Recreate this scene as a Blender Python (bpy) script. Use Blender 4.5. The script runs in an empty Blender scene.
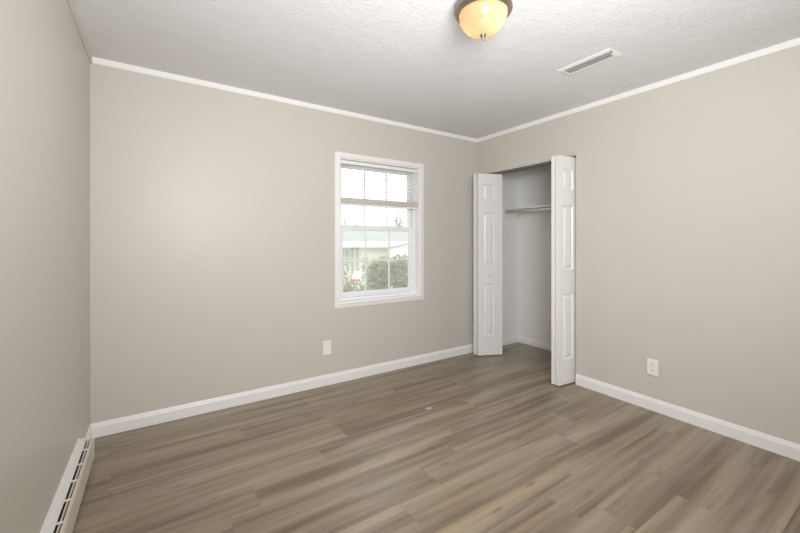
import bpy, bmesh, math, random
from mathutils import Vector, Matrix
rnd = random.Random(7)
C = bpy.context.scene.collection
SC = bpy.context.scene

# ------------------------------------------------------------------ camera
EYE = 1.257
cd = bpy.data.cameras.new('camera')
cam = bpy.data.objects.new('camera', cd); C.objects.link(cam)
cam.location = (0, 0, EYE)
cam.rotation_euler = (math.radians(90), 0, math.radians(-33.8))
cd.sensor_width = 36.0
cd.lens = 36.0 * 374.3 / 800
cd.shift_y = -(266.5 - 242.0) / 800
cd.clip_start = 0.02; cd.clip_end = 300
SC.camera = cam
# ------------------------------------------------------------------ sky (bright overcast)
w = bpy.data.worlds.new('overcast_sky'); SC.world = w; w.use_nodes = True
bgn = w.node_tree.nodes['Background']
bgn.inputs[0].default_value = (1.0, 0.99, 0.98, 1); bgn.inputs[1].default_value = 1.7
# ------------------------------------------------------------------ added fill spots out of frame, standing in for a bounced flash
def area(name, loc, rot, size, power, col, shape='DISK'):
    l = bpy.data.lights.new(name, 'AREA'); l.shape = shape; l.size = size; l.energy = power; l.color = col
    o = bpy.data.objects.new(name, l); C.objects.link(o); o.location = loc; o.rotation_euler = rot
    return o
def point(name, loc, rad, power, col):
    l = bpy.data.lights.new(name, 'POINT'); l.shadow_soft_size = rad; l.energy = power; l.color = col
    o = bpy.data.objects.new(name, l); C.objects.link(o); o.location = loc
    return o
sl = bpy.data.lights.new('up_fill_spot', 'SPOT'); sl.energy = 44; sl.color = (0.965, 0.985, 1.0)
sl.spot_size = math.radians(135); sl.spot_blend = 1.0; sl.shadow_soft_size = 0.28
so = bpy.data.objects.new('up_fill_spot', sl); C.objects.link(so); so.location = (0.95, 0.60, 0.35); so.rotation_euler = (math.radians(180), 0, 0)  # added low spot aimed up, fills the ceiling and upper walls
FL = (0.970, 0.978, 1.0)
sl.color = FL
s2 = bpy.data.lights.new('room_fill_spot', 'SPOT'); s2.energy = 168; s2.color = FL  # added fill spot near the camera, brightens walls and closet
s2.spot_size = math.radians(160); s2.spot_blend = 1.0; s2.shadow_soft_size = 0.42
o2 = bpy.data.objects.new('room_fill_spot', s2); C.objects.link(o2); o2.location = (0.50, -0.12, 1.72)
o2.rotation_euler = Vector((0.48, 0.85, 0.06)).to_track_quat('-Z', 'Y').to_euler()
# ------------------------------------------------------------------ exposure
vs = SC.view_settings
vs.view_transform = 'Standard'; vs.look = 'None'; vs.gamma = 1.0; vs.exposure = 0.68; vs.use_curve_mapping = False
SC.cycles.use_denoising = True
SC.cycles.max_bounces = 14; SC.cycles.diffuse_bounces = 8; SC.cycles.transparent_max_bounces = 24
SC.cycles.sample_clamp_indirect = 6.0

# ------------------------------------------------------------------ material helpers
def new_mat(name):
    m = bpy.data.materials.new(name); m.use_nodes = True
    nt = m.node_tree; b = nt.nodes['Principled BSDF']
    return m, nt, b
def nz(nt, scale, detail=3, rough=0.5, coord='Object', vec=None):
    n = nt.nodes.new('ShaderNodeTexNoise'); n.inputs['Scale'].default_value = scale
    n.inputs['Detail'].default_value = detail; n.inputs['Roughness'].default_value = rough
    if vec is None:
        tc = nt.nodes.new('ShaderNodeTexCoord'); vec = tc.outputs[coord]
    nt.links.new(vec, n.inputs['Vector'])
    return n
def mix_col(nt, fac, a, b):
    m = nt.nodes.new('ShaderNodeMix'); m.data_type = 'RGBA'
    for sock, v in ((0, fac), (6, a), (7, b)):
        if hasattr(v, 'links'): nt.links.new(v, m.inputs[sock])
        elif sock == 0: m.inputs[0].default_value = v
        else: m.inputs[sock].default_value = (*v, 1)
    return m.outputs[2]
def ramp(nt, src, p0, p1):
    r = nt.nodes.new('ShaderNodeMapRange'); nt.links.new(src, r.inputs[0])
    r.inputs[1].default_value = p0; r.inputs[2].default_value = p1
    return r.outputs[0]
def mat(name, col, rough=0.5, metal=0.0, var=0.03, vscale=6.0, bump=0.0, bscale=120.0, bdist=0.002, spec=0.5):
    m, nt, b = new_mat(name)
    n = nz(nt, vscale)
    lo = tuple(max(0, c * (1 - var)) for c in col); hi = tuple(min(1, c * (1 + var)) for c in col)
    nt.links.new(mix_col(nt, n.outputs[0], lo, hi), b.inputs['Base Color'])
    b.inputs['Roughness'].default_value = rough; b.inputs['Metallic'].default_value = metal
    b.inputs['Specular IOR Level'].default_value = spec
    if bump:
        n2 = nz(nt, bscale, 4)
        bp = nt.nodes.new('ShaderNodeBump'); bp.inputs['Strength'].default_value = bump; bp.inputs['Distance'].default_value = bdist
        nt.links.new(n2.outputs[0], bp.inputs['Height']); nt.links.new(bp.outputs[0], b.inputs['Normal'])
    return m

M = {}
M['wall'] = mat('greige_wall_paint', (0.60, 0.568, 0.518), 0.42, var=0.012, vscale=1.5, bump=0.12, bscale=160, bdist=0.0008, spec=0.4)
M['closet'] = mat('closet_paint', (0.83, 0.825, 0.80), 0.55, var=0.012, vscale=1.5, bump=0.1, bscale=160, bdist=0.0008)
M['trim'] = mat('white_trim_paint', (0.85, 0.84, 0.82), 0.35, var=0.01)
M['crown'] = mat('white_crown_paint', (0.87, 0.87, 0.845), 0.4, var=0.01)
M['door'] = mat('white_door_paint', (0.83, 0.83, 0.81), 0.38, var=0.012, bump=0.06, bscale=90, bdist=0.0008)
M['vinyl'] = mat('white_window_vinyl', (0.85, 0.865, 0.885), 0.3, var=0.01)
M['blind'] = mat('white_blind_vinyl', (0.86, 0.86, 0.84), 0.4, var=0.01)
M['cord'] = mat('blind_cord', (0.55, 0.55, 0.54), 0.6)
M['stack'] = mat('blind_slat_stack', (0.78, 0.75, 0.69), 0.55, var=0.05, vscale=30)
M['plate'] = mat('outlet_plastic', (0.84, 0.83, 0.80), 0.3, var=0.01)
M['slot'] = mat('dark_slot', (0.03, 0.03, 0.03), 0.7)
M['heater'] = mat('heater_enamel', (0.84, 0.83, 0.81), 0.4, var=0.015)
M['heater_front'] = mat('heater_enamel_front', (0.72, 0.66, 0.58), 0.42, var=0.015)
M['fins'] = mat('heater_fins', (0.10, 0.085, 0.07), 0.5, metal=0.5)
M['track'] = mat('track_metal', (0.75, 0.75, 0.74), 0.35, metal=0.3)
M['track_dark'] = mat('track_inside', (0.17, 0.15, 0.11), 0.6)
M['nickel'] = mat('brushed_nickel', (0.33, 0.29, 0.235), 0.30, metal=0.9, var=0.06, vscale=14)
M['vent'] = mat('vent_enamel', (0.80, 0.795, 0.78), 0.4)
M['vent_dark'] = mat('duct_shade', (0.34, 0.34, 0.34), 0.8)
M['dark_gap'] = mat('dark_gap_fill', (0.12, 0.14, 0.14), 0.7)  # dark grey-green tone, assigned to no part

def ceiling_mat():
    m, nt, b = new_mat('textured_ceiling')
    n = nz(nt, 2.2, 2)
    nt.links.new(mix_col(nt, n.outputs[0], (0.755, 0.76, 0.76), (0.795, 0.80, 0.80)), b.inputs['Base Color'])
    b.inputs['Roughness'].default_value = 0.85
    a = nz(nt, 48, 6, 0.62); c2 = nz(nt, 7, 3, 0.5)
    r = ramp(nt, a.outputs[0], 0.42, 0.62); r2 = ramp(nt, c2.outputs[0], 0.35, 0.65)
    mu = nt.nodes.new('ShaderNodeMath'); mu.operation = 'MULTIPLY_ADD'
    nt.links.new(r, mu.inputs[0]); mu.inputs[1].default_value = 0.7; nt.links.new(r2, mu.inputs[2])
    bp = nt.nodes.new('ShaderNodeBump'); bp.inputs['Strength'].default_value = 0.35; bp.inputs['Distance'].default_value = 0.005
    nt.links.new(mu.outputs[0], bp.inputs['Height']); nt.links.new(bp.outputs[0], b.inputs['Normal'])
    return m
M['ceiling'] = ceiling_mat()

def floor_mat():
    m, nt, b = new_mat('greyed_oak_planks')
    L = nt.links
    tc = nt.nodes.new('ShaderNodeTexCoord')
    at = nt.nodes.new('ShaderNodeAttribute'); at.attribute_name = 'plank'       # r = tone, g,b = random offsets
    sep = nt.nodes.new('ShaderNodeSeparateColor'); L.new(at.outputs['Color'], sep.inputs[0])
    cmb = nt.nodes.new('ShaderNodeCombineXYZ')
    L.new(sep.outputs[1], cmb.inputs[0]); L.new(sep.outputs[2], cmb.inputs[1])
    off = nt.nodes.new('ShaderNodeVectorMath'); off.operation = 'MULTIPLY_ADD'
    L.new(cmb.outputs[0], off.inputs[0]); off.inputs[1].default_value = (40, 40, 0); L.new(tc.outputs['Object'], off.inputs[2])
    def stretched(sx, sy, scale, detail, rough, dist=0.0):
        mp = nt.nodes.new('ShaderNodeVectorMath'); mp.operation = 'MULTIPLY'
        L.new(off.outputs[0], mp.inputs[0]); mp.inputs[1].default_value = (sx, sy, 1)
        n = nz(nt, scale, detail, rough, vec=mp.outputs[0]); n.inputs['Distortion'].default_value = dist
        return n.outputs[0]
    broad = stretched(0.6, 14, 1.0, 3, 0.5, 0.5)
    mid = stretched(1.3, 34, 1.0, 4, 0.6, 0.6)
    fine = stretched(5, 150, 1.0, 3, 0.6)
    blot = stretched(0.9, 7.0, 1.0, 2, 0.5)
    # tone
    dark, tan, light = (0.160, 0.118, 0.081), (0.315, 0.245, 0.166), (0.36, 0.298, 0.225)
    f1 = ramp(nt, broad, 0.36, 0.64)
    c1 = mix_col(nt, f1, dark, tan)
    f2 = ramp(nt, blot, 0.46, 0.80)
    c2 = mix_col(nt, f2, c1, light)
    # plank tone
    tone = nt.nodes.new('ShaderNodeMapRange'); L.new(sep.outputs[0], tone.inputs[0]); tone.inputs[3].default_value = 0.87; tone.inputs[4].default_value = 1.13
    g = nt.nodes.new('ShaderNodeMapRange'); L.new(mid, g.inputs[0]); g.inputs[1].default_value = 0.3; g.inputs[2].default_value = 0.7; g.inputs[3].default_value = 0.84; g.inputs[4].default_value = 1.13
    h = nt.nodes.new('ShaderNodeMapRange'); L.new(fine, h.inputs[0]); h.inputs[1].default_value = 0.3; h.inputs[2].default_value = 0.7; h.inputs[3].default_value = 0.93; h.inputs[4].default_value = 1.06
    m1 = nt.nodes.new('ShaderNodeMath'); m1.operation = 'MULTIPLY'; L.new(tone.outputs[0], m1.inputs[0]); L.new(g.outputs[0], m1.inputs[1])
    m2 = nt.nodes.new('ShaderNodeMath'); m2.operation = 'MULTIPLY'; L.new(m1.outputs[0], m2.inputs[0]); L.new(h.outputs[0], m2.inputs[1])
    sc = nt.nodes.new('ShaderNodeVectorMath'); sc.operation = 'SCALE'; L.new(c2, sc.inputs[0]); L.new(m2.outputs[0], sc.inputs['Scale'])
    # knots: sparse small dark ovals
    kv = nt.nodes.new('ShaderNodeVectorMath'); kv.operation = 'MULTIPLY'; L.new(off.outputs[0], kv.inputs[0]); kv.inputs[1].default_value = (1.5, 4.8, 1)
    vo = nt.nodes.new('ShaderNodeTexVoronoi'); vo.inputs['Scale'].default_value = 1.0; vo.voronoi_dimensions = '2D'; L.new(kv.outputs[0], vo.inputs['Vector'])
    kd = nt.nodes.new('ShaderNodeMapRange'); L.new(vo.outputs['Distance'], kd.inputs[0])
    kd.inputs[1].default_value = 0.03; kd.inputs[2].default_value = 0.08; kd.inputs[3].default_value = 0.5; kd.inputs[4].default_value = 0.0
    c3 = mix_col(nt, kd.outputs[0], (0, 0, 0), (0, 0, 0))
    mx = c3.node; L.new(sc.outputs[0], mx.inputs[6]); mx.inputs[7].default_value = (0.13, 0.10, 0.075, 1)
    # a small pale scuff on the planks
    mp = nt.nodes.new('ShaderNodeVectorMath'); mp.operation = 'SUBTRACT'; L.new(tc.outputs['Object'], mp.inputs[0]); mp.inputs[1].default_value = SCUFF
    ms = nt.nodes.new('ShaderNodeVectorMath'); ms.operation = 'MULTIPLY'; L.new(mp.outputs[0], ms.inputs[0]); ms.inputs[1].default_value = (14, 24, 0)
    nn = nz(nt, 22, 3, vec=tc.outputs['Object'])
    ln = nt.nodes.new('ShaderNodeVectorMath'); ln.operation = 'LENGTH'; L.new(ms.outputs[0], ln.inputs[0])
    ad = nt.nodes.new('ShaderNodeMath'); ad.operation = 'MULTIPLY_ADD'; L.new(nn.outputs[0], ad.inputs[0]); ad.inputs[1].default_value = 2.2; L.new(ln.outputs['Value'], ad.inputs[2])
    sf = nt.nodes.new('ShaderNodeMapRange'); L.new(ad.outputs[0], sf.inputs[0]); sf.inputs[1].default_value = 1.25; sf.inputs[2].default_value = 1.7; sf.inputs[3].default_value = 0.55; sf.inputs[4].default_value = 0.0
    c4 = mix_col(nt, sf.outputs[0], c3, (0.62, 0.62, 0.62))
    L.new(c4, b.inputs['Base Color'])
    rr = nt.nodes.new('ShaderNodeMapRange'); L.new(mid, rr.inputs[0]); rr.inputs[3].default_value = 0.27; rr.inputs[4].default_value = 0.38
    L.new(rr.outputs[0], b.inputs['Roughness']); b.inputs['Specular IOR Level'].default_value = 0.7
    bp = nt.nodes.new('ShaderNodeBump'); bp.inputs['Strength'].default_value = 0.15; bp.inputs['Distance'].default_value = 0.001
    L.new(fine, bp.inputs['Height']); L.new(bp.outputs[0], b.inputs['Normal'])
    return m
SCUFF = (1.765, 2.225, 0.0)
M['floor'] = floor_mat()

def glass_mat(name, veil, vcol=(0.85, 0.87, 0.88)):
    m, nt, b = new_mat(name); nt.nodes.remove(b)
    out = nt.nodes['Material Output']
    tr = nt.nodes.new('ShaderNodeBsdfTransparent'); tr.inputs[0].default_value = (0.97, 0.985, 0.98, 1)
    gl = nt.nodes.new('ShaderNodeBsdfGlossy'); gl.inputs['Roughness'].default_value = 0.02
    fr = nt.nodes.new('ShaderNodeFresnel'); fr.inputs[0].default_value = 1.3
    m1 = nt.nodes.new('ShaderNodeMixShader'); nt.links.new(fr.outputs[0], m1.inputs[0])
    nt.links.new(tr.outputs[0], m1.inputs[1]); nt.links.new(gl.outputs[0], m1.inputs[2])
    last = m1
    if veil:
        df = nt.nodes.new('ShaderNodeBsdfTranslucent'); df.inputs[0].default_value = (*vcol, 1)
        m2 = nt.nodes.new('ShaderNodeMixShader'); m2.inputs[0].default_value = veil
        nt.links.new(m1.outputs[0], m2.inputs[1]); nt.links.new(df.outputs[0], m2.inputs[2]); last = m2
    nt.links.new(last.outputs[0], out.inputs[0])
    return m
M['glass'] = glass_mat('window_glass', 0.0)
M['screen'] = glass_mat('insect_screen_mesh', 0.15, (0.80, 0.79, 0.76))

def dome_mat():
    m, nt, b = new_mat('frosted_alabaster_glass'); nt.nodes.remove(b)
    out = nt.nodes['Material Output']
    n = nz(nt, 9, 4)
    tl = nt.nodes.new('ShaderNodeBsdfTranslucent'); nt.links.new(mix_col(nt, n.outputs[0], (1.0, 0.68, 0.44), (1.0, 0.76, 0.54)), tl.inputs[0])
    df = nt.nodes.new('ShaderNodeBsdfDiffuse'); df.inputs[0].default_value = (0.66, 0.45, 0.28, 1)
    gl = nt.nodes.new('ShaderNodeBsdfGlossy'); gl.inputs['Roughness'].default_value = 0.2
    a = nt.nodes.new('ShaderNodeMixShader'); a.inputs[0].default_value = 0.35
    nt.links.new(tl.outputs[0], a.inputs[1]); nt.links.new(df.outputs[0], a.inputs[2])
    c = nt.nodes.new('ShaderNodeMixShader'); c.inputs[0].default_value = 0.05
    nt.links.new(a.outputs[0], c.inputs[1]); nt.links.new(gl.outputs[0], c.inputs[2])
    nt.links.new(c.outputs[0], out.inputs[0])
    return m
M['dome'] = dome_mat()
def bulb_mat():
    m, nt, b = new_mat('lit_bulb')
    b.inputs['Base Color'].default_value = (1, 0.9, 0.75, 1)
    b.inputs['Emission Color'].default_value = (1, 0.80, 0.52, 1); b.inputs['Emission Strength'].default_value = 4
    return m
M['bulb'] = bulb_mat()
# outdoors
M['lawn'] = mat('winter_lawn', (0.20, 0.22, 0.12), 0.9, var=0.3, vscale=3, bump=0.5, bscale=30, bdist=0.03)
M['drive'] = mat('concrete_drive', (0.45, 0.45, 0.44), 0.8, var=0.1)
M['leaf'] = mat('shrub_leaves', (0.155, 0.155, 0.07), 0.5, var=0.6, vscale=9)
M['leaf_light'] = mat('shrub_leaves_pale', (0.19, 0.21, 0.11), 0.5, var=0.4, vscale=9)
M['bark'] = mat('bark', (0.42, 0.39, 0.36), 0.9, var=0.2, vscale=12)
M['tree'] = mat('glare_paled_leaves', (0.42, 0.45, 0.40), 0.7, var=0.15)  # leaf colour paled to stand in for glare and overexposure
M['siding'] = mat('cream_siding', (0.80, 0.78, 0.70), 0.7, var=0.05)
M['batten'] = mat('siding_batten', (0.42, 0.42, 0.40), 0.7)
M['fascia'] = mat('white_fascia', (0.80, 0.81, 0.82), 0.5)
M['shingle'] = mat('grey_shingles', (0.30, 0.31, 0.31), 0.9, var=0.15, vscale=20)
M['car'] = mat('white_car_paint', (0.80, 0.82, 0.86), 0.25)
M['car_glass'] = mat('car_glass', (0.06, 0.07, 0.08), 0.1)
M['tyre'] = mat('tyre_rubber', (0.03, 0.03, 0.03), 0.8)
M['red'] = mat('red_lens', (0.55, 0.13, 0.10), 0.3)

# ------------------------------------------------------------------ mesh helpers
def link_bm(name, bm, m, parent=None, smooth=False, mats=None):
    me = bpy.data.meshes.new(name)
    bmesh.ops.recalc_face_normals(bm, faces=bm.faces[:])
    bm.to_mesh(me); bm.free()
    for x in (mats or [m]): me.materials.append(x)
    if smooth:
        for p in me.polygons: p.use_smooth = True
    o = bpy.data.objects.new(name, me); C.objects.link(o)
    if parent is not None: o.parent = parent
    return o
def box(bm, x0, x1, y0, y1, z0, z1, mi=0):
    vs_ = [bm.verts.new(p) for p in ((x0,y0,z0),(x1,y0,z0),(x1,y1,z0),(x0,y1,z0),(x0,y0,z1),(x1,y0,z1),(x1,y1,z1),(x0,y1,z1))]
    for f in ((0,3,2,1),(4,5,6,7),(0,1,5,4),(1,2,6,5),(2,3,7,6),(3,0,4,7)):
        fc = bm.faces.new([vs_[i] for i in f]); fc.material_index = mi
    return vs_
def bev(o, wd=0.003, seg=2):
    md = o.modifiers.new('bevel', 'BEVEL'); md.width = wd; md.segments = seg; md.limit_method = 'ANGLE'
    return o
def boxes(name, lst, m, parent=None, bw=0.0):
    bm = bmesh.new()
    for b in lst: box(bm, *b)
    o = link_bm(name, bm, m, parent)
    if bw: bev(o, bw)
    return o
def prism(bm, prof, path0, path1, mi=0):
    """prof: list of Vector offsets; swept straight from path0 to path1."""
    a = [bm.verts.new(path0 + p) for p in prof]; b = [bm.verts.new(path1 + p) for p in prof]
    n = len(prof)
    for i in range(n):
        f = bm.faces.new((a[i], a[(i+1) % n], b[(i+1) % n], b[i])); f.material_index = mi
    bm.faces.new(a[::-1]).material_index = mi; bm.faces.new(b).material_index = mi
def lathe(bm, prof, cx, cy, seg=48, mi=0):
    rings = []
    for r, z in prof:
        if r < 1e-5: rings.append([bm.verts.new((cx, cy, z))])
        else: rings.append([bm.verts.new((cx + r*math.cos(2*math.pi*k/seg), cy + r*math.sin(2*math.pi*k/seg), z)) for k in range(seg)])
    for A, B in zip(rings, rings[1:]):
        for k in range(seg):
            k2 = (k+1) % seg
            if len(A) == 1 and len(B) == 1: continue
            if len(A) == 1: f = (A[0], B[k], B[k2])
            elif len(B) == 1: f = (A[k], A[k2], B[0])
            else: f = (A[k], A[k2], B[k2], B[k])
            bm.faces.new(f).material_index = mi
def tube(bm, pts, r, seg=8):
    pts = [Vector(p) for p in pts]; rings = []
    for i, p in enumerate(pts):
        d = (pts[min(i+1, len(pts)-1)] - pts[max(i-1, 0)]).normalized()
        u = d.cross(Vector((0.31, 0.87, 0.2))).normalized(); v = d.cross(u)
        rr = r[i] if isinstance(r, (list, tuple)) else r
        rings.append([bm.verts.new(p + u*rr*math.cos(2*math.pi*k/seg) + v*rr*math.sin(2*math.pi*k/seg)) for k in range(seg)])
    for A, B in zip(rings, rings[1:]):
        for k in range(seg): bm.faces.new((A[k], A[(k+1) % seg], B[(k+1) % seg], B[k]))
    bm.faces.new(rings[0][::-1]); bm.faces.new(rings[-1])
def empty(name, loc=(0, 0, 0), rz=0.0):
    o = bpy.data.objects.new(name, None); C.objects.link(o); o.location = loc; o.rotation_euler = (0, 0, rz); o.empty_display_size = 0.1
    return o
def tag(o, label, cat, group=None):
    o['label'] = label; o['category'] = cat
    if group: o['group'] = group
    return o
def struct(o, label=None, cat=None):
    o['kind'] = 'structure'
    if label: o['label'] = label
    if cat: o['category'] = cat
    return o

# ------------------------------------------------------------------ room dimensions
WY = 3.094            # window wall
RX = 3.14             # closet wall
CH = 2.441            # ceiling
BY = -0.50            # wall behind the camera
WT = 0.14
CBX = 3.865           # closet back
CY0 = 1.55            # closet far side
def LX(y): return -0.316 - 0.0141 * (WY - y)     # left wall line
def RXF(y): return RX - 0.0235 * (1.888 - y)     # foot of the near part of the closet wall
# window opening
OX0, OX1, OZ0, OZ1 = 1.418, 2.318, 0.708, 2.018
# closet opening
DY0, DY1, DZ = 1.888, 3.05, 2.037

# floor: planks as faces of one mesh
def build_floor():
    bm = bmesh.new(); lay = bm.loops.layers.float_color.new('plank')
    joints = {0: .505, 2: -.156, 4: .44, 5: .306, 6: 1.254, 7: .998, 8: .677, 9: 1.63, 11: 2.18, 1: 1.05, 3: .85, 10: .55}
    tones = {(0,0): .62, (0,1): .22, (2,0): .12, (2,1): .75, (2,2): .2, (4,0): .25, (4,1): .72, (4,2): .28, (5,0): .7, (5,1): .75, (5,2): .3,
             (6,0): .92, (6,1): .3, (7,0): .85, (7,1): .5, (8,1): .8, (8,2): .35, (9,1): .85, (9,2): .35, (11,1): .75, (11,2): .8}
    w, Ln = 0.178, 1.22
    x_min, x_max, y_min, y_max = -0.40, 3.90, BY - 0.02, WY + 0.01
    k = -3
    while True:
        y1 = 2.74 - w * k; y0 = y1 - w; 
        if y1 < y_min: break
        if y0 < y_max:
            j = joints.get(k, rnd.uniform(0, 1.2)); xs = j - Ln * 6
            n = 0; row_tone = rnd.uniform(.25, .7)
            while xs < x_max:
                xe = xs + Ln
                if xe > x_min:
                    a, b_ = max(xs, x_min), min(xe, x_max); c, d = max(y0, y_min), min(y1, y_max)
                    g = 0.0003
                    f = bm.faces.new([bm.verts.new(p) for p in ((a+g, c+g, 0), (b_-g, c+g, 0), (b_-g, d-g, 0), (a+g, d-g, 0))])
                    t = tones.get((k, n), row_tone)
                    col = (t, rnd.random(), rnd.random(), 1)
                    for lp in f.loops: lp[lay] = col
                    n += 1
                xs = xe
        k += 1
    # solid slab under the planks; its top shows only in the hairline joints
    z = -0.0012
    for vs_ in [box(bm, x_min, x_max, y_min, y_max, -0.08, z, 1)]:
        pass
    me = bpy.data.meshes.new('floor'); bm.to_mesh(me); bm.free()
    me.materials.append(M['floor']); me.materials.append(mat('plank_joint', (0.17, 0.13, 0.095), 0.7))
    o = bpy.data.objects.new('floor', me); C.objects.link(o)
    return struct(o)
build_floor()

# walls
struct(boxes('wall_window', [(LX(WY)-0.15, OX0, WY, WY+WT, -0.08, CH), (OX1, RX+WT, WY, WY+WT, -0.08, CH),
                             (OX0, OX1, WY, WY+WT, -0.08, OZ0), (OX0, OX1, WY, WY+WT, OZ1, CH)], M['wall']))
struct(boxes('wall_closet_side', [(RX+WT, CBX+0.1, WY, WY+WT, -0.08, CH), (RX+WT, CBX+0.1, CY0-0.1, CY0, -0.08, CH)], M['closet']))
struct(boxes('wall_closet_back', [(CBX, CBX+0.1, CY0, WY, -0.08, CH)], M['closet']))
bm = bmesh.new()

for q in box(bm, RX, RX+WT, BY-0.1, DY0, -0.08, CH):
    if q.co.x < RX+.01 and q.co.y < 1 and q.co.z < 1: q.co.x = RXF(BY-0.1)
box(bm, RX, RX+WT, DY1, WY, -0.08, CH); box(bm, RX, RX+WT, DY0, DY1, DZ, CH)
struct(link_bm('wall_right', bm, M['wall']))
bm = bmesh.new()
v = [bm.verts.new(p) for p in ((LX(WY), WY, -.08), (LX(BY), BY-0.1, -.08), (LX(BY)-.15, BY-0.1, -.08), (LX(WY)-.15, WY, -.08),
                               (LX(WY), WY, CH), (LX(BY), BY-0.1, CH), (LX(BY)-.15, BY-0.1, CH), (LX(WY)-.15, WY, CH))]
for f in ((0,3,2,1),(4,5,6,7),(0,1,5,4),(1,2,6,5),(2,3,7,6),(3,0,4,7)): bm.faces.new([v[i] for i in f])
struct(link_bm('wall_left', bm, M['wall']))
struct(boxes('wall_back', [(LX(BY)-0.15, RX+WT, BY-0.1, BY, -0.08, CH)], M['wall']))
struct(boxes('ceiling', [(LX(BY)-0.15, CBX+0.1, BY-0.1, WY+WT, CH, CH+0.1)], M['ceiling']))

# crown strips (trim), baseboards
def crown(name, p0, p1, inward, m=None):
    """rectangular strip with a slightly eased lower edge"""
    p0 = Vector(p0); p1 = Vector(p1); n = Vector(inward); up = Vector((0, 0, 1))
    prof = [n*0, n*0.013, n*0.013 - up*0.033, n*0.008 - up*0.040, -up*0.040]
    bm = bmesh.new(); prism(bm, prof, p0, p1)
    return struct(link_bm(name, bm, m or M['crown']))
crown('trim_1', (LX(WY)+0.012, WY, CH), (RX, WY, CH), (0, -1, 0))
crown('trim_2', (RX, WY, CH), (RX, BY, CH), (-1, 0, 0))
crown('trim_3', (LX(WY), WY, CH), (LX(BY), BY, CH), (1, 0, 0), M['wall'])
def base(name, p0, p1, inward, h=0.092, t=0.014, m=None):
    p0 = Vector(p0); p1 = Vector(p1); n = Vector(inward); up = Vector((0, 0, 1))
    prof = [n*0, n*t, n*t + up*(h-0.024), n*(t-0.003) + up*(h-0.018), n*(t-0.006) + up*(h-0.006), n*(t-0.009) + up*h, up*h]
    bm = bmesh.new(); prism(bm, prof, p0, p1)
    return struct(link_bm(name, bm, m or M['trim']))
base('baseboard_window_wall', (LX(WY), WY, 0), (RX, WY, 0), (0, -1, 0))
base('baseboard_right', (RX, DY0-0.004, 0), (RXF(BY), BY, 0), (-1, 0, 0))
base('baseboard_left', (LX(2.705), 2.705, 0), (LX(3.08), 3.08, 0), (1, 0, 0))
base('baseboard_closet_side', (RX+WT, WY, 0), (CBX, WY, 0), (0, -1, 0), 0.075, 0.012)
base('baseboard_closet_back', (CBX, WY-0.012, 0), (CBX, CY0, 0), (-1, 0, 0), 0.075, 0.012)

# ------------------------------------------------------------------ window
win = struct(empty('window_1', ((OX0+OX1)/2, WY, OZ0)), 'white double-hung window with grids in the long wall', 'window')
def P(o):   # parent keeping world coords
    o.parent = win; o.matrix_parent_inverse = Matrix.Translation(-win.location); return o
def frame_boxes(x0, x1, z0, z1, wx, wt, wb, y0, y1):
    return [(x0, x0+wx, y0, y1, z0, z1), (x1-wx, x1, y0, y1, z0, z1), (x0+wx, x1-wx, y0, y1, z1-wt, z1), (x0+wx, x1-wx, y0, y1, z0, z0+wb)]
# casing: mitred picture frame with a raised inner bead
def casing():
    bm = bmesh.new()
    prof = [(0.0, 0.0), (0.0, 0.013), (0.006, 0.016), (0.012, 0.013), (0.036, 0.010), (0.046, 0.008), (0.046, 0.0)]  # outwards distance, projection
    corners = [(OX0, OZ0, -1, -1), (OX1, OZ0, 1, -1), (OX1, OZ1, 1, 1), (OX0, OZ1, -1, 1)]
    rings = []
    for x, z, sx, sz in corners:
        rings.append([bm.verts.new((x + sx*d, WY - h, z + sz*d)) for d, h in prof])
    for i in range(4):
        A, B = rings[i], rings[(i+1) % 4]
        for k in range(len(prof)-1): bm.faces.new((A[k], B[k], B[k+1], A[k+1]))
    return link_bm('casing', bm, M['trim'])
P(casing())
# jamb liner (drywall return / wood)
P(boxes('jamb', frame_boxes(OX0, OX1, OZ0, OZ1, 0.010, 0.010, 0.010, WY-0.001, WY+0.075), M['trim']))
# vinyl master frame: stepped
P(bev(boxes('window_frame', frame_boxes(OX0+0.002, OX1-0.002, OZ0+0.002, OZ1-0.002, 0.028, 0.028, 0.030, WY+0.073, WY+0.137)
        + frame_boxes(OX0+0.030, OX1-0.030, OZ0+0.030, OZ1-0.028, 0.010, 0.012, 0.008, WY+0.122, WY+0.137), M['vinyl']), 0.002))
def sash(name, x0, x1, z0, z1, y0, y1, st, tr, br, vx, hz, gy):
    s = P(bev(boxes(name, frame_boxes(x0, x1, z0, z1, st, tr, br, y0, y1), M['vinyl']), 0.003))
    mb = []
    for x in vx: mb.append((x-0.008, x+0.008, gy-0.004, gy+0.004, z0+br-0.002, z1-tr+0.002))
    for z in hz: mb.append((x0+st-0.002, x1-st+0.002, gy-0.0045, gy+0.0045, z-0.008, z+0.008))
    def sub(o):
        o.parent = s; return o
    sub(bev(boxes('muntins', mb, M['vinyl']), 0.002))
    sub(boxes('glass_pane', [(x0+st-0.004, x1-st+0.004, gy-0.0015, gy+0.0015, z0+br-0.004, z1-tr+0.004)], M['glass']))
    return s
LXa, LXb = 1.452, 2.274
lower = sash('lower_sash', LXa, LXb, 0.742, 1.405, WY+0.078, WY+0.104, 0.036, 0.040, 0.044, [1.732, 2.001], [1.078], WY+0.093)
upper = sash('upper_sash', LXa-0.002, LXb+0.002, 1.385, 1.986, WY+0.108, WY+0.134, 0.036, 0.036, 0.034, [1.737, 1.985], [1.655], WY+0.123)
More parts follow.
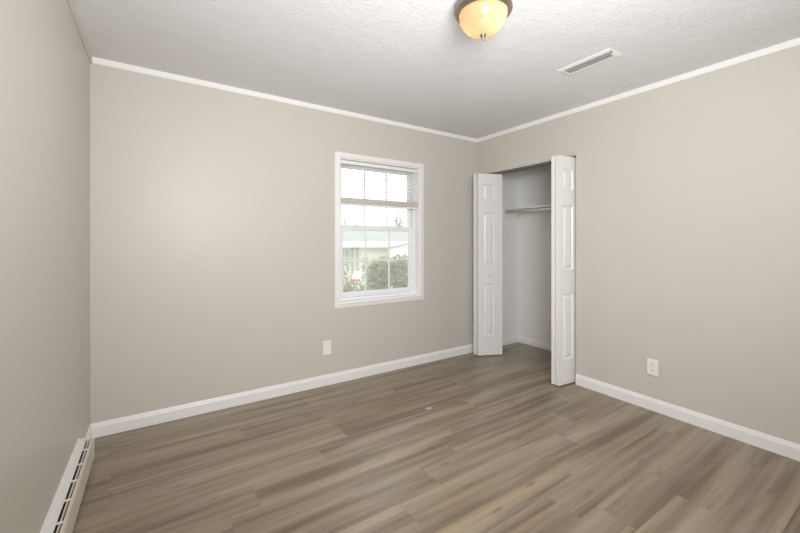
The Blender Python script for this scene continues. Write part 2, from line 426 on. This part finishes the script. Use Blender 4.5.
# sash lock on the meeting rail + tilt latches
def subp(o, s): o.parent = s; return o
lk = bmesh.new(); box(lk, 1.60, 1.665, WY+0.074, WY+0.098, 1.405, 1.416); box(lk, 1.615, 1.650, WY+0.078, WY+0.094, 1.416, 1.425)
subp(bev(link_bm('sash_lock', lk, M['vinyl']), 0.002), lower)
lk = bmesh.new(); box(lk, 2.075, 2.14, WY+0.074, WY+0.098, 1.405, 1.415)
subp(bev(link_bm('sash_lock', lk, M['vinyl']), 0.002), lower)
P(boxes('insect_screen', [(LXa+0.01, LXb-0.01, WY+0.1355, WY+0.1365, 0.75, 1.400)], M['screen']))

# blind: top-level thing
bx0, bx1 = OX0+0.014, OX1-0.014
by = WY+0.038
bl = tag(empty('window_blind', ((bx0+bx1)/2, by, 1.96)), 'white mini blind drawn halfway up inside the window, with tan stacked slats', 'blind')
def BP(o): o.parent = bl; o.matrix_parent_inverse = Matrix.Translation(-bl.location); return o
BP(bev(boxes('headrail', [(bx0, bx1, by-0.018, by+0.018, 1.972, 2.004)], M['blind']), 0.003))
bm = bmesh.new()
z = 1.957
while z > 1.672:
    n = 4; pr = []
    for i in range(n+1):
        t = i/n - .5; pr.append((by + t*0.025, z + 0.0022*(1 - 4*t*t) + t*-0.0035))
    top = [[bm.verts.new((x, y, zz)) for y, zz in pr] for x in (bx0+.004, bx1-.004)]
    bot = [[bm.verts.new((x, y, zz-0.0009)) for y, zz in pr] for x in (bx0+.004, bx1-.004)]
    for R_ in (top, bot):
        for i in range(n): bm.faces.new((R_[0][i], R_[1][i], R_[1][i+1], R_[0][i+1]))
    for i in (0, n): bm.faces.new((top[0][i], top[1][i], bot[1][i], bot[0][i]))
    z -= 0.0215
BP(link_bm('slats', bm, M['blind']))
bm = bmesh.new(); z = 1.6125
while z < 1.664:
    dy = rnd.uniform(-.0008, .0008)
    box(bm, bx0+.004, bx1-.004, by-.0125+dy, by+.0125+dy, z, z+0.0013); z += 0.0019
BP(link_bm('slat_stack', bm, M['stack']))
BP(bev(boxes('bottom_rail', [(bx0+.003, bx1-.003, by-.013, by+.013, 1.594, 1.6115)], M['blind']), 0.003))
for lx in (bx0+0.10, (bx0+bx1)/2, bx1-0.10):
    bm = bmesh.new()
    for s in (-1, 1): tube(bm, [(lx, by+s*.0128, 1.972), (lx, by+s*.0136, 1.62)], 0.0007, 5)
    BP(link_bm('ladder_cord', bm, M['cord']))
bm = bmesh.new()
tube(bm, [(bx0+.070, by-.022, 1.975), (bx0+.070, by-.024, 1.60), (bx0+.076, by-.024, 1.50), (bx0+.070, by-.022, 1.455), (bx0+.045, by-.02, 1.42), (bx0+.030, by-.018, 1.405)], 0.0016, 6)
BP(link_bm('lift_cord', bm, M['cord']))

# ------------------------------------------------------------------ closet bifold doors
LW, LT, LZ0, LZ1 = 0.285, 0.034, 0.008, 2.011
PZ = [(0.225, 0.80), (1.014, 1.578), (1.72, 1.90)]
def leaf(name, hinge_left=True):
    """leaf in local coords: x 0..LW from fold edge to track edge, y 0..LT thickness (y=0 is the face), z world height. Raised panels both sides."""
    xa, xb = 0.052, 0.190
    bm = bmesh.new()
    xs = [0, xa, xb, LW]; zs = [LZ0] + [v for p in PZ for v in p] + [LZ1]
    for side, y, sg in ((0, 0.0, 1), (1, LT, -1)):
        grid = [[bm.verts.new((x, y, z)) for x in xs] for z in zs]
        for r in range(len(zs)-1):
            for c in range(3):
                if c == 1 and r % 2 == 1:
                    a, b, z0, z1 = xs[1], xs[2], zs[r], zs[r+1]
                    prev = [grid[r][1], grid[r][2], grid[r+1][2], grid[r+1][1]]
                    for ins, dep in ((0.003, 0.003), (0.011, 0.0115), (0.017, 0.0115), (0.036, 0.003)):
                        cur = [bm.verts.new(p) for p in ((a+ins, y+sg*dep, z0+ins), (b-ins, y+sg*dep, z0+ins), (b-ins, y+sg*dep, z1-ins), (a+ins, y+sg*dep, z1-ins))]
                        for i in range(4): bm.faces.new((prev[i], prev[(i+1) % 4], cur[(i+1) % 4], cur[i]))
                        prev = cur
                    bm.faces.new(prev)
                else:
                    bm.faces.new((grid[r][c], grid[r][c+1], grid[r+1][c+1], grid[r+1][c]))
    for q in (((0,0,LZ0),(LW,0,LZ0),(LW,LT,LZ0),(0,LT,LZ0)), ((0,0,LZ1),(LW,0,LZ1),(LW,LT,LZ1),(0,LT,LZ1)),
              ((0,0,LZ0),(0,LT,LZ0),(0,LT,LZ1),(0,0,LZ1)), ((LW,0,LZ0),(LW,LT,LZ0),(LW,LT,LZ1),(LW,0,LZ1))):
        bm.faces.new([bm.verts.new(p) for p in q])
    bmesh.ops.remove_doubles(bm, verts=bm.verts[:], dist=1e-5)
    return link_bm(name, bm, M['door'])
def bifold(name, label, fold, a_end, b_end, knob_on):
    """fold=(x,y) of the camera-side face corner at the fold; a = panel nearer the camera, b = the one behind it."""
    root = struct(empty(name, (fold[0], fold[1], 0)), label, 'closet door')
    ang = math.atan2(a_end[1]-fold[1], a_end[0]-fold[0])
    A = leaf('door_panel'); A.parent = root; A.rotation_euler = (0, 0, ang)
    ang2 = math.atan2(b_end[1]-b_end[3], b_end[0]-b_end[2])
    B = leaf('door_panel'); B.parent = root; B.location = (b_end[2]-fold[0], b_end[3]-fold[1], 0); B.rotation_euler = (0, 0, ang2)
    if knob_on:
        bm = bmesh.new(); lathe(bm, [(0, 0), (0.009, 0.0), (0.007, 0.008), (0.008, 0.013), (0.014, 0.018), (0.0155, 0.024), (0.012, 0.030), (0, 0.032)], 0, 0, 20)
        k = link_bm('door_knob', bm, M['door'], A, smooth=True)
        k.rotation_euler = (math.radians(90), 0, 0); k.location = (0.118, 0.0005, 0.892)
    # three hinges in the gap
    for hz_ in (0.25, 1.0, 1.78):
        bm = bmesh.new(); lathe(bm, [(0, -0.025), (0.0028, -0.025), (0.0028, 0.025), (0, 0.025)], 0, 0, 10)
        h = link_bm('hinge', bm, M['track'], root, smooth=False)
        h.location = (b_end[2]-fold[0]+0.006, b_end[3]-fold[1]-0.0035, hz_)
    # bottom pivot pin and top guide
    for z0, z1, pr in ((0.0, LZ0+.001, B), (LZ1-.001, 2.022, B), (LZ1-.001, 2.022, A)):
        bm = bmesh.new(); lathe(bm, [(0, z0), (0.004, z0), (0.004, z1), (0, z1)], LW-0.035, LT/2, 10)
        link_bm('pivot_pin', bm, M['track'], pr)
    return root
bifold('door_1', 'folded white bifold closet door beside the room corner, with a round knob', (3.000, 2.937), (3.266, 2.826), (3.272, 3.003, 3.002, 2.9745), True)
bifold('door_2', 'folded white bifold closet door at the near side of the closet opening', (2.949, 1.929), (3.233, 1.905), (3.235, 1.985, 2.951, 1.9685), False)
# head track
TX = 3.232
tr = bmesh.new()
for sg in (-1, 1):
    x0, x1 = sorted((TX+sg*0.0185, TX+sg*0.0205)); box(tr, x0, x1, DY0+.002, DY1-.002, DZ-0.024, DZ-0.0024)
    x0, x1 = sorted((TX+sg*0.0185, TX+sg*0.008)); box(tr, x0, x1, DY0+.002, DY1-.002, DZ-0.024, DZ-0.0225)
box(tr, TX-0.0185, TX+0.0185, DY0+.002, DY1-.002, DZ-0.0045, DZ-0.0024)
struct(link_bm('trim_4', tr, M['track_dark']), 'dark metal bifold track under the closet head', 'track')
struct(boxes('trim_5', [(RX+.028, RX+.034, DY0+.001, DY1-.001, DZ-0.008, DZ-0.0021), (RX+.001, RX+WT-.001, DY0+.001, DY1-.001, DZ-0.002, DZ-0.0002)], M['trim']), 'white head board over the closet opening', 'trim')

# closet shelf and hanging rod
SZ = 1.640
sh = tag(empty('closet_shelf', (3.70, 2.3, SZ)), 'white wooden shelf across the upper part of the closet', 'shelf')
def SP(o, r): o.parent = r; o.matrix_parent_inverse = Matrix.Translation(-r.location); return o
SP(bev(boxes('shelf_board', [(3.555, CBX-0.001, CY0+0.002, WY-0.002, SZ, SZ+0.018)], M['closet']), 0.002), sh)
SP(boxes('cleat', [(3.53, CBX-0.019, WY-0.019, WY-0.001, SZ-0.085, SZ-0.0005)], M['closet']), sh)
SP(boxes('cleat', [(CBX-0.019, CBX-0.001, CY0+.002, WY-0.002, SZ-0.03, SZ-0.0005)], M['closet']), sh)
rd = tag(empty('closet_rod', (3.585, 2.3, SZ-0.03)), 'white hanging rod running just below the closet shelf', 'rod')
bm = bmesh.new(); tube(bm, [(3.585, CY0+.003, SZ-0.025), (3.585, WY-0.020, SZ-0.025)], 0.011, 20)
SP(link_bm('pole', bm, M['crown'], smooth=True), rd)
bm = bmesh.new(); tube(bm, [(3.585, WY-0.0192, SZ-0.025), (3.585, WY-0.034, SZ-0.025)], 0.018, 20)
SP(link_bm('rod_socket', bm, M['crown']), rd)

# ------------------------------------------------------------------ baseboard heater along the left wall
hy0, hy1 = -0.30, 2.745
ha = math.atan(0.0141)
ht = tag(empty('baseboard_heater', (LX(1.2), 1.2, 0), -ha), 'long white baseboard heater with slotted top along the left wall', 'heater')
l0, l1 = hy0-1.2, hy1-1.2
def sweep(name, prof, a, b, m, parent):
    bm = bmesh.new(); prism(bm, [Vector((x, 0, z)) for x, z in prof], Vector((0, a, 0)), Vector((0, b, 0)))
    return link_bm(name, bm, m, parent)
E0 = 0.001
sweep('top_cover', [(E0, .025), (E0, .196), (.006, .196), (.029, .158), (.029, .152), (.024, .154), (.005, .186), (.005, .025)], l0, l1-.095, M['heater'], ht)
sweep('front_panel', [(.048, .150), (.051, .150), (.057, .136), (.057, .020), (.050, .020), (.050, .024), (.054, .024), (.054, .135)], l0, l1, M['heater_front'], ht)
sweep('heating_element', [(.006, .06), (.048, .06), (.048, .125), (.006, .125)], l0+.02, l1-.05, M['fins'], ht)
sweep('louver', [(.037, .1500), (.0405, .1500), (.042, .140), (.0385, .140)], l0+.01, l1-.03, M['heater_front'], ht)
k = 0
while 1.972 - 0.155*k > hy0: k += 1
y = 1.972 - 0.155*(k-1)
while y < hy1 - 0.03:
    boxes('grille_bar', [(.027, .0495, y-1.2-.004, y-1.2+.004, .1475, .1525)], M['heater'], ht); y += 0.155
sweep('end_cap', [(E0, .022), (E0, .152), (.026, .152), (.026, .022)], l1-.0945, l1-.002, M['heater'], ht)
for a, b in ((l1-.002, l1), (l0-.002, l0)):
    sweep('end_plate', [(E0, .018), (E0, .153), (.050, .1525), (.0585, .137), (.0585, .018)], a, b, M['heater'], ht)
for yy in (l0+0.02, l1-0.02): boxes('foot', [(.004, .05, yy-.008, yy+.008, 0.0, .03)], M['heater'], ht)

# ------------------------------------------------------------------ outlets
def plate_mesh(w_, h_, t):
    bm = bmesh.new(); b = 0.004
    pr = [(0, 0), (0, t*0.4), (b, t), None]
    r0 = [(-w_/2, -h_/2), (w_/2, -h_/2), (w_/2, h_/2), (-w_/2, h_/2)]
    rings = []
    for ins, y in ((0, 0), (0, -t*0.4), (b, -t)):
        rings.append([bm.verts.new((x - math.copysign(ins, x), y, z - math.copysign(ins, z))) for x, z in r0])
    for A, B in zip(rings, rings[1:]):
        for i in range(4): bm.faces.new((A[i], A[(i+1) % 4], B[(i+1) % 4], B[i]))
    bm.faces.new(rings[-1]); bm.faces.new(rings[0][::-1])
    return bm
def disc(bm, x, y0, y1, z, r, seg=24, flat=1.0):
    a = [bm.verts.new((x + r*math.cos(2*math.pi*k/seg), y0, z + max(-flat*r, min(flat*r, r*math.sin(2*math.pi*k/seg))))) for k in range(seg)]
    b = [bm.verts.new((q.co.x, y1, q.co.z)) for q in a]
    for k in range(seg): bm.faces.new((a[k], a[(k+1) % seg], b[(k+1) % seg], b[k]))
    bm.faces.new(b); bm.faces.new(a[::-1])
ol = tag(empty('wall_plate', (1.298, WY-0.0004, 0.328)), 'small white wall plate without sockets, low on the wall left of the window', 'outlet')
link_bm('cover_plate', plate_mesh(0.080, 0.124, 0.007), M['plate'], ol)
bev(boxes('insert', [(-.0165, .0165, -.0088, -.006, -.0335, .0335)], M['plate'], ol), 0.0012)
for z in (-.048, .048):
    bm = bmesh.new(); disc(bm, 0, -.0066, -.0079, z, .003, 12); link_bm('screw', bm, M['plate'], ol)
orr = tag(empty('duplex_outlet', (RXF(1.274)+0.0021-0.0004, 1.274, 0.320), math.radians(-90-1.2)), 'white duplex power outlet low on the right wall', 'outlet')
link_bm('cover_plate', plate_mesh(0.078, 0.120, 0.007), M['plate'], orr)
for z in (-.0195, .0195):
    bm = bmesh.new(); disc(bm, 0, -.0066, -.0088, z, .0170, 28, 0.80)
    r = link_bm('receptacle', bm, M['plate'], orr)
    boxes('slot', [(-.0078, -.0054, -.0092, -.0086, z-.001, z+.0085)], M['slot'], r)
    boxes('slot', [(.0054, .0078, -.0092, -.0086, z+.0005, z+.0085)], M['slot'], r)
    bm = bmesh.new(); disc(bm, 0, -.0086, -.0092, z-.0075, .0029, 12); link_bm('ground_hole', bm, M['slot'], r)
bm = bmesh.new(); disc(bm, 0, -.0066, -.0080, 0, .003, 12); link_bm('screw', bm, M['plate'], orr)

# ------------------------------------------------------------------ ceiling vent
VX0, VX1, VY0, VY1 = 2.335, 2.482, 1.184, 1.546
vt = tag(empty('ceiling_vent', ((VX0+VX1)/2, (VY0+VY1)/2, CH)), 'white rectangular metal register in the ceiling near the closet wall', 'vent')
def VP(o): o.parent = vt; o.matrix_parent_inverse = Matrix.Translation(-vt.location); return o
bm = bmesh.new()
fw = 0.030
outer = [(VX0, VY0), (VX1, VY0), (VX1, VY1), (VX0, VY1)]
def inset(d): return [(VX0+d, VY0+d), (VX1-d, VY0+d), (VX1-d, VY1-d), (VX0+d, VY1-d)]
rings = [[bm.verts.new((x, y, CH-dz)) for x, y in inset(d)] for d, dz in ((0, 0.0), (0, 0.003), (0.012, 0.007), (0.026, 0.009), (0.032, 0.008), (0.032, 0.0))]
for A, B in zip(rings, rings[1:]):
    for i in range(4): bm.faces.new((A[i], A[(i+1) % 4], B[(i+1) % 4], B[i]))
VP(link_bm('vent_frame', bm, M['vent']))
VP(boxes('duct_shade_sheet', [(VX0+.031, VX1-.031, VY0+.031, VY1-.031, CH-0.0016, CH-0.0004)], M['vent_dark']))  # flat grey sheet painted as the shade behind the louvers; ceiling is uncut
bm = bmesh.new(); n = 19
for i in range(n):
    y = VY0+.038 + (VY1-VY0-.076)*i/(n-1)
    vs_ = box(bm, VX0+.030, VX1-.030, y-.0006, y+.0006, CH-.0095, CH-.001)
    for q in vs_[:4]: q.co.y -= 0.005
VP(link_bm('louvers', bm, M['vent']))
VP(boxes('damper_lever', [(VX0+.030, VX0+.036, VY0+.004, VY0+.020, CH-.016, CH-.006)], M['nickel']))

# ------------------------------------------------------------------ flush-mount ceiling light
FX, FY = 1.365, 1.304
fl = tag(empty('ceiling_light', (FX, FY, CH)), 'round brushed-nickel flush ceiling light with a lit frosted amber glass bowl', 'ceiling light')
def FP(o): o.parent = fl; o.matrix_parent_inverse = Matrix.Translation(-fl.location); return o
bm = bmesh.new()
lathe(bm, [(0.0, CH-.0005), (0.116, CH-.0005), (0.124, CH-.006), (0.130, CH-.014), (0.133, CH-.024), (0.131, CH-.030), (0.135, CH-.034), (0.140, CH-.041), (0.141, CH-.048),
           (0.138, CH-.055), (0.132, CH-.059), (0.129, CH-.064), (0.123, CH-.067), (0.117, CH-.064), (0.117, CH-.050), (0.0, CH-.050)], FX, FY, 72)
FP(link_bm('pan', bm, M['nickel'], smooth=True))
prof = [(0.114, CH-.056), (0.1165, CH-.064), (0.116, CH-.076), (0.111, CH-.094), (0.102, CH-.114), (0.088, CH-.132), (0.070, CH-.147), (0.048, CH-.158), (0.024, CH-.164), (0.006, CH-.166)]
bm = bmesh.new(); lathe(bm, prof, FX, FY, 72)
FP(link_bm('glass_bowl', bm, M['dome'], smooth=True))
bm = bmesh.new(); zb = CH-.165
lathe(bm, [(0, zb-.000), (0.016, zb), (0.0165, zb-.004), (0.013, zb-.007), (0.006, zb-.009), (0.005, zb-.013), (0.008, zb-.016), (0.0075, zb-.020), (0.004, zb-.023), (0.003, zb-.027), (0, zb-.029)], FX, FY, 28)
FP(link_bm('finial', bm, M['nickel'], smooth=True))
c_, s_ = math.cos(math.radians(33.8)), math.sin(math.radians(33.8))
for r_, f_, pw in ((0.066, -0.040, 0.50), (-0.052, 0.03, 0.01)):
    x = FX + r_*c_ + f_*s_; y = FY - r_*s_ + f_*c_; z = CH-.102
    bm = bmesh.new(); bmesh.ops.create_uvsphere(bm, u_segments=16, v_segments=10, radius=0.02, matrix=Matrix.Translation((x, y, z)))
    FP(link_bm('bulb', bm, M['bulb'], smooth=True))
    p = point('bulb_light', (x, y, z), 0.024, pw, (1.0, 0.93, 0.82)); p.parent = fl; p.matrix_parent_inverse = Matrix.Translation(-fl.location)

# ------------------------------------------------------------------ outside the window
fwd = Vector((s_, c_, 0)); rgt = Vector((c_, -s_, 0))
def at(px, wdist, z): 
    p = fwd*wdist + rgt*((px-400)/374.3*wdist); return Vector((p.x, p.y, z))
GZ = -0.75
bm = bmesh.new(); box(bm, -40, 60, WY+0.35, 90, GZ-0.2, GZ)
g = link_bm('ground', bm, M['lawn']); g['kind'] = 'structure'
# house across the way: local x along the facade, y away from the camera
hs = tag(empty('neighbour_house', at(372, 17.0, GZ), math.radians(-33.8)), 'long low cream house with white fascia and grey roof across the yard', 'house')
W0, W1 = -9.0, 4.5
eave = EYE - GZ + 0.03
boxes('wall', [(W0, W1, 0.0, 7.0, 0.0, eave-0.25)], M['siding'], hs)
boxes('fascia', [(W0-.4, W1+.4, -0.5, -0.44, eave-0.27, eave)], M['fascia'], hs)
bm = bmesh.new()
prism(bm, [Vector((0, -0.5, eave)), Vector((0, 3.5, eave+0.62)), Vector((0, 7.5, eave)), Vector((0, 7.5, eave-0.06)), Vector((0, -0.44, eave-0.06))], Vector((W0-.4, 0, 0)), Vector((W1+.4, 0, 0)))
link_bm('roof', bm, M['shingle'], hs)
for x, bw in ((-1.32, .05), (-.89, .06), (-.66, .06), (.9, .05), (1.3, .05)):
    boxes('batten', [(x-bw, x+bw, -0.03, 0.005, 0.0, eave-0.26)], M['batten'], hs)
boxes('window', [(-1.22, -1.02, -0.02, 0.01, 0.9, 1.62)], M['batten'], hs)
# white gabled wing at its right
bm = bmesh.new()
prism(bm, [Vector((.78, 0, 0)), Vector((3.3, 0, 0)), Vector((3.3, 0, 1.72)), Vector((2.04, 0, 2.04)), Vector((.78, 0, 1.72))], Vector((0, -1.2, 0)), Vector((0, 0.02, 0)))
wg = link_bm('wing', bm, M['fascia'], hs)
bm = bmesh.new()
prism(bm, [Vector((.68, 0, 1.71)), Vector((2.04, 0, 2.05)), Vector((3.4, 0, 1.71)), Vector((3.4, 0, 1.735)), Vector((2.04, 0, 2.08)), Vector((.68, 0, 1.735))], Vector((0, -1.3, 0)), Vector((0, -.55, 0)))
link_bm('roof', bm, M['shingle'], wg)

# shrubs
def leaf_cloud(bm, n, centre, rad, size, rr, shell=0.55):
    for _ in range(n):
        while True:
            v = Vector((rr.uniform(-1, 1), rr.uniform(-1, 1), rr.uniform(-1, 1)))
            if shell < v.length < 1: break
        p = Vector((centre[0]+v.x*rad[0], centre[1]+v.y*rad[1], centre[2]+v.z*rad[2]))
        d = Vector((rr.gauss(0, 1), rr.gauss(0, 1), rr.gauss(0, 1))).normalized(); u = d.orthogonal().normalized(); q = d.cross(u)
        s = size*rr.uniform(.6, 1.3)
        bm.faces.new([bm.verts.new(p + d*a*s + u*b*s + q*c*s) for a, b, c in ((-1, 0, 0), (0, .45, .12), (1, 0, 0), (0, -.45, .12))])
def shrub(name, label, base_, h, rads, n, size, m, seed, stems=6, group=None):
    rr = random.Random(seed); o = tag(empty(name, base_), label, 'shrub', group)
    bm = bmesh.new()
    for (cx, cy, cz, rx, ry, rz_, fr) in rads: leaf_cloud(bm, int(n*fr), (cx, cy, cz), (rx, ry, rz_), size, rr)
    link_bm('foliage', bm, m, o)
    bm = bmesh.new()
    for i in range(stems):
        cx, cy, cz, rx, ry, rz_, fr = rads[i % len(rads)]
        ex, ey = cx + rr.uniform(-.5, .5)*rx, cy + rr.uniform(-.5, .5)*ry
        tube(bm, [(rr.uniform(-.04, .04), rr.uniform(-.04, .04), 0), (ex*.5, ey*.5, cz*.55), (ex, ey, cz+rz_*.6)], [.012, .008, .003], 5)
    link_bm('stems', bm, M['bark'], o)
    return o
sp = at(389, 7.4, GZ)
shrub('shrub', 'dense green shrub outside, filling the right panes of the lower sash', sp, 1.8,
      [(0, 0, 1.05, .50, .40, .68, .45), (-.20, .05, 1.35, .24, .25, .36, .2), (.28, 0, 1.38, .28, .25, .38, .2), (-.26, 0, .85, .25, .3, .5, .15)], 3600, 0.050, M['leaf'], 3)
sp = at(352, 5.7, GZ)
shrub('shrub', 'looser green shrub outside, low behind the left panes of the lower sash', sp, 1.6,
      [(0.05, 0, .98, .34, .26, .44, .62), (-.13, 0, 1.36, .08, .12, .36, .07), (0.24, 0, 1.36, .07, .14, .44, .08), (-.26, .1, 1.0, .13, .2, .5, .21)], 2000, 0.036, M['leaf_light'], 5)
# trees beyond the roof
def tree(label, base_, h, crown_, n, size, seed):
    rr = random.Random(seed); o = tag(empty('tree', base_), label, 'tree', None)
    bm = bmesh.new()
    for c in crown_: leaf_cloud(bm, int(n*c[6]), c[:3], c[3:6], size, rr, 0.2)
    link_bm('foliage', bm, M['tree'], o)
    bm = bmesh.new(); tube(bm, [(0, 0, 0), (.05, 0, h*.4), (-.05, 0, h*.8)], [.18, .12, .04], 8)
    for c in crown_: tube(bm, [(0, 0, h*.35), (c[0]*.6, c[1]*.6, c[2]*.9), (c[0], c[1], c[2]+c[5]*.4)], [.07, .045, .015], 6)
    link_bm('trunk', bm, M['bark'], o)
tree('glare-paled leafy tree behind the roof, seen in the right upper panes', at(397, 30, GZ), 5.0,
     [(-.3, 0, 3.0, 1.3, 1.0, 1.2, .4), (.5, 0, 4.0, .9, .8, .9, .35), (-1.2, 0, 2.5, .8, .8, .7, .25)], 1500, .10, 11)
tree('sparse glare-paled tree behind the house, seen in the left upper panes', at(345, 32, GZ), 5.4,
     [(0, 0, 3.6, 1.1, .8, .9, .45), (.6, 0, 4.4, .7, .7, .6, .25), (-.3, 0, 2.8, .9, .7, .6, .3)], 420, .10, 12)
tree('darker low tree just above the roof in the middle panes', at(381, 27, GZ), 4.0,
     [(0, 0, 2.7, .8, .7, .55, 1.0)], 900, .10, 13)

# white car parked beyond the left shrub
def car():
    o = tag(empty('car', at(413, 13.6, GZ), math.radians(-33.8+176)), 'white parked car with red tail lamp, glimpsed through the left shrub', 'car')
    bm = bmesh.new()
    side = [(-2.1, .32), (-2.15, .62), (-2.05, .86), (-1.1, .95), (-.45, 1.35), (.75, 1.40), (1.5, 1.02), (2.05, .95), (2.12, .60), (2.05, .32)]
    prism(bm, [Vector((x, 0, z)) for x, z in side], Vector((0, -.85, 0)), Vector((0, .85, 0)))
    bev(link_bm('body', bm, M['car'], o), .06, 3)
    bm = bmesh.new()
    prism(bm, [Vector((x, 0, z)) for x, z in [(-1.0, .98), (-.42, 1.29), (.70, 1.33), (1.32, 1.02)]], Vector((0, -.855, 0)), Vector((0, .855, 0)))
    link_bm('side_window', bm, M['car_glass'], o)
    for x in (-1.3, 1.3):
        for y in (-.80, .80):
            bm = bmesh.new(); disc(bm, x, y-.1, y+.1, .33, .33, 24); link_bm('wheel', bm, M['tyre'], o)
    for y in (-.68, .68): bev(boxes('tail_lamp', [(1.78, 2.15, y-.19, y+.19, .64, .73)], M['red'], o), .02)
    return o
car()
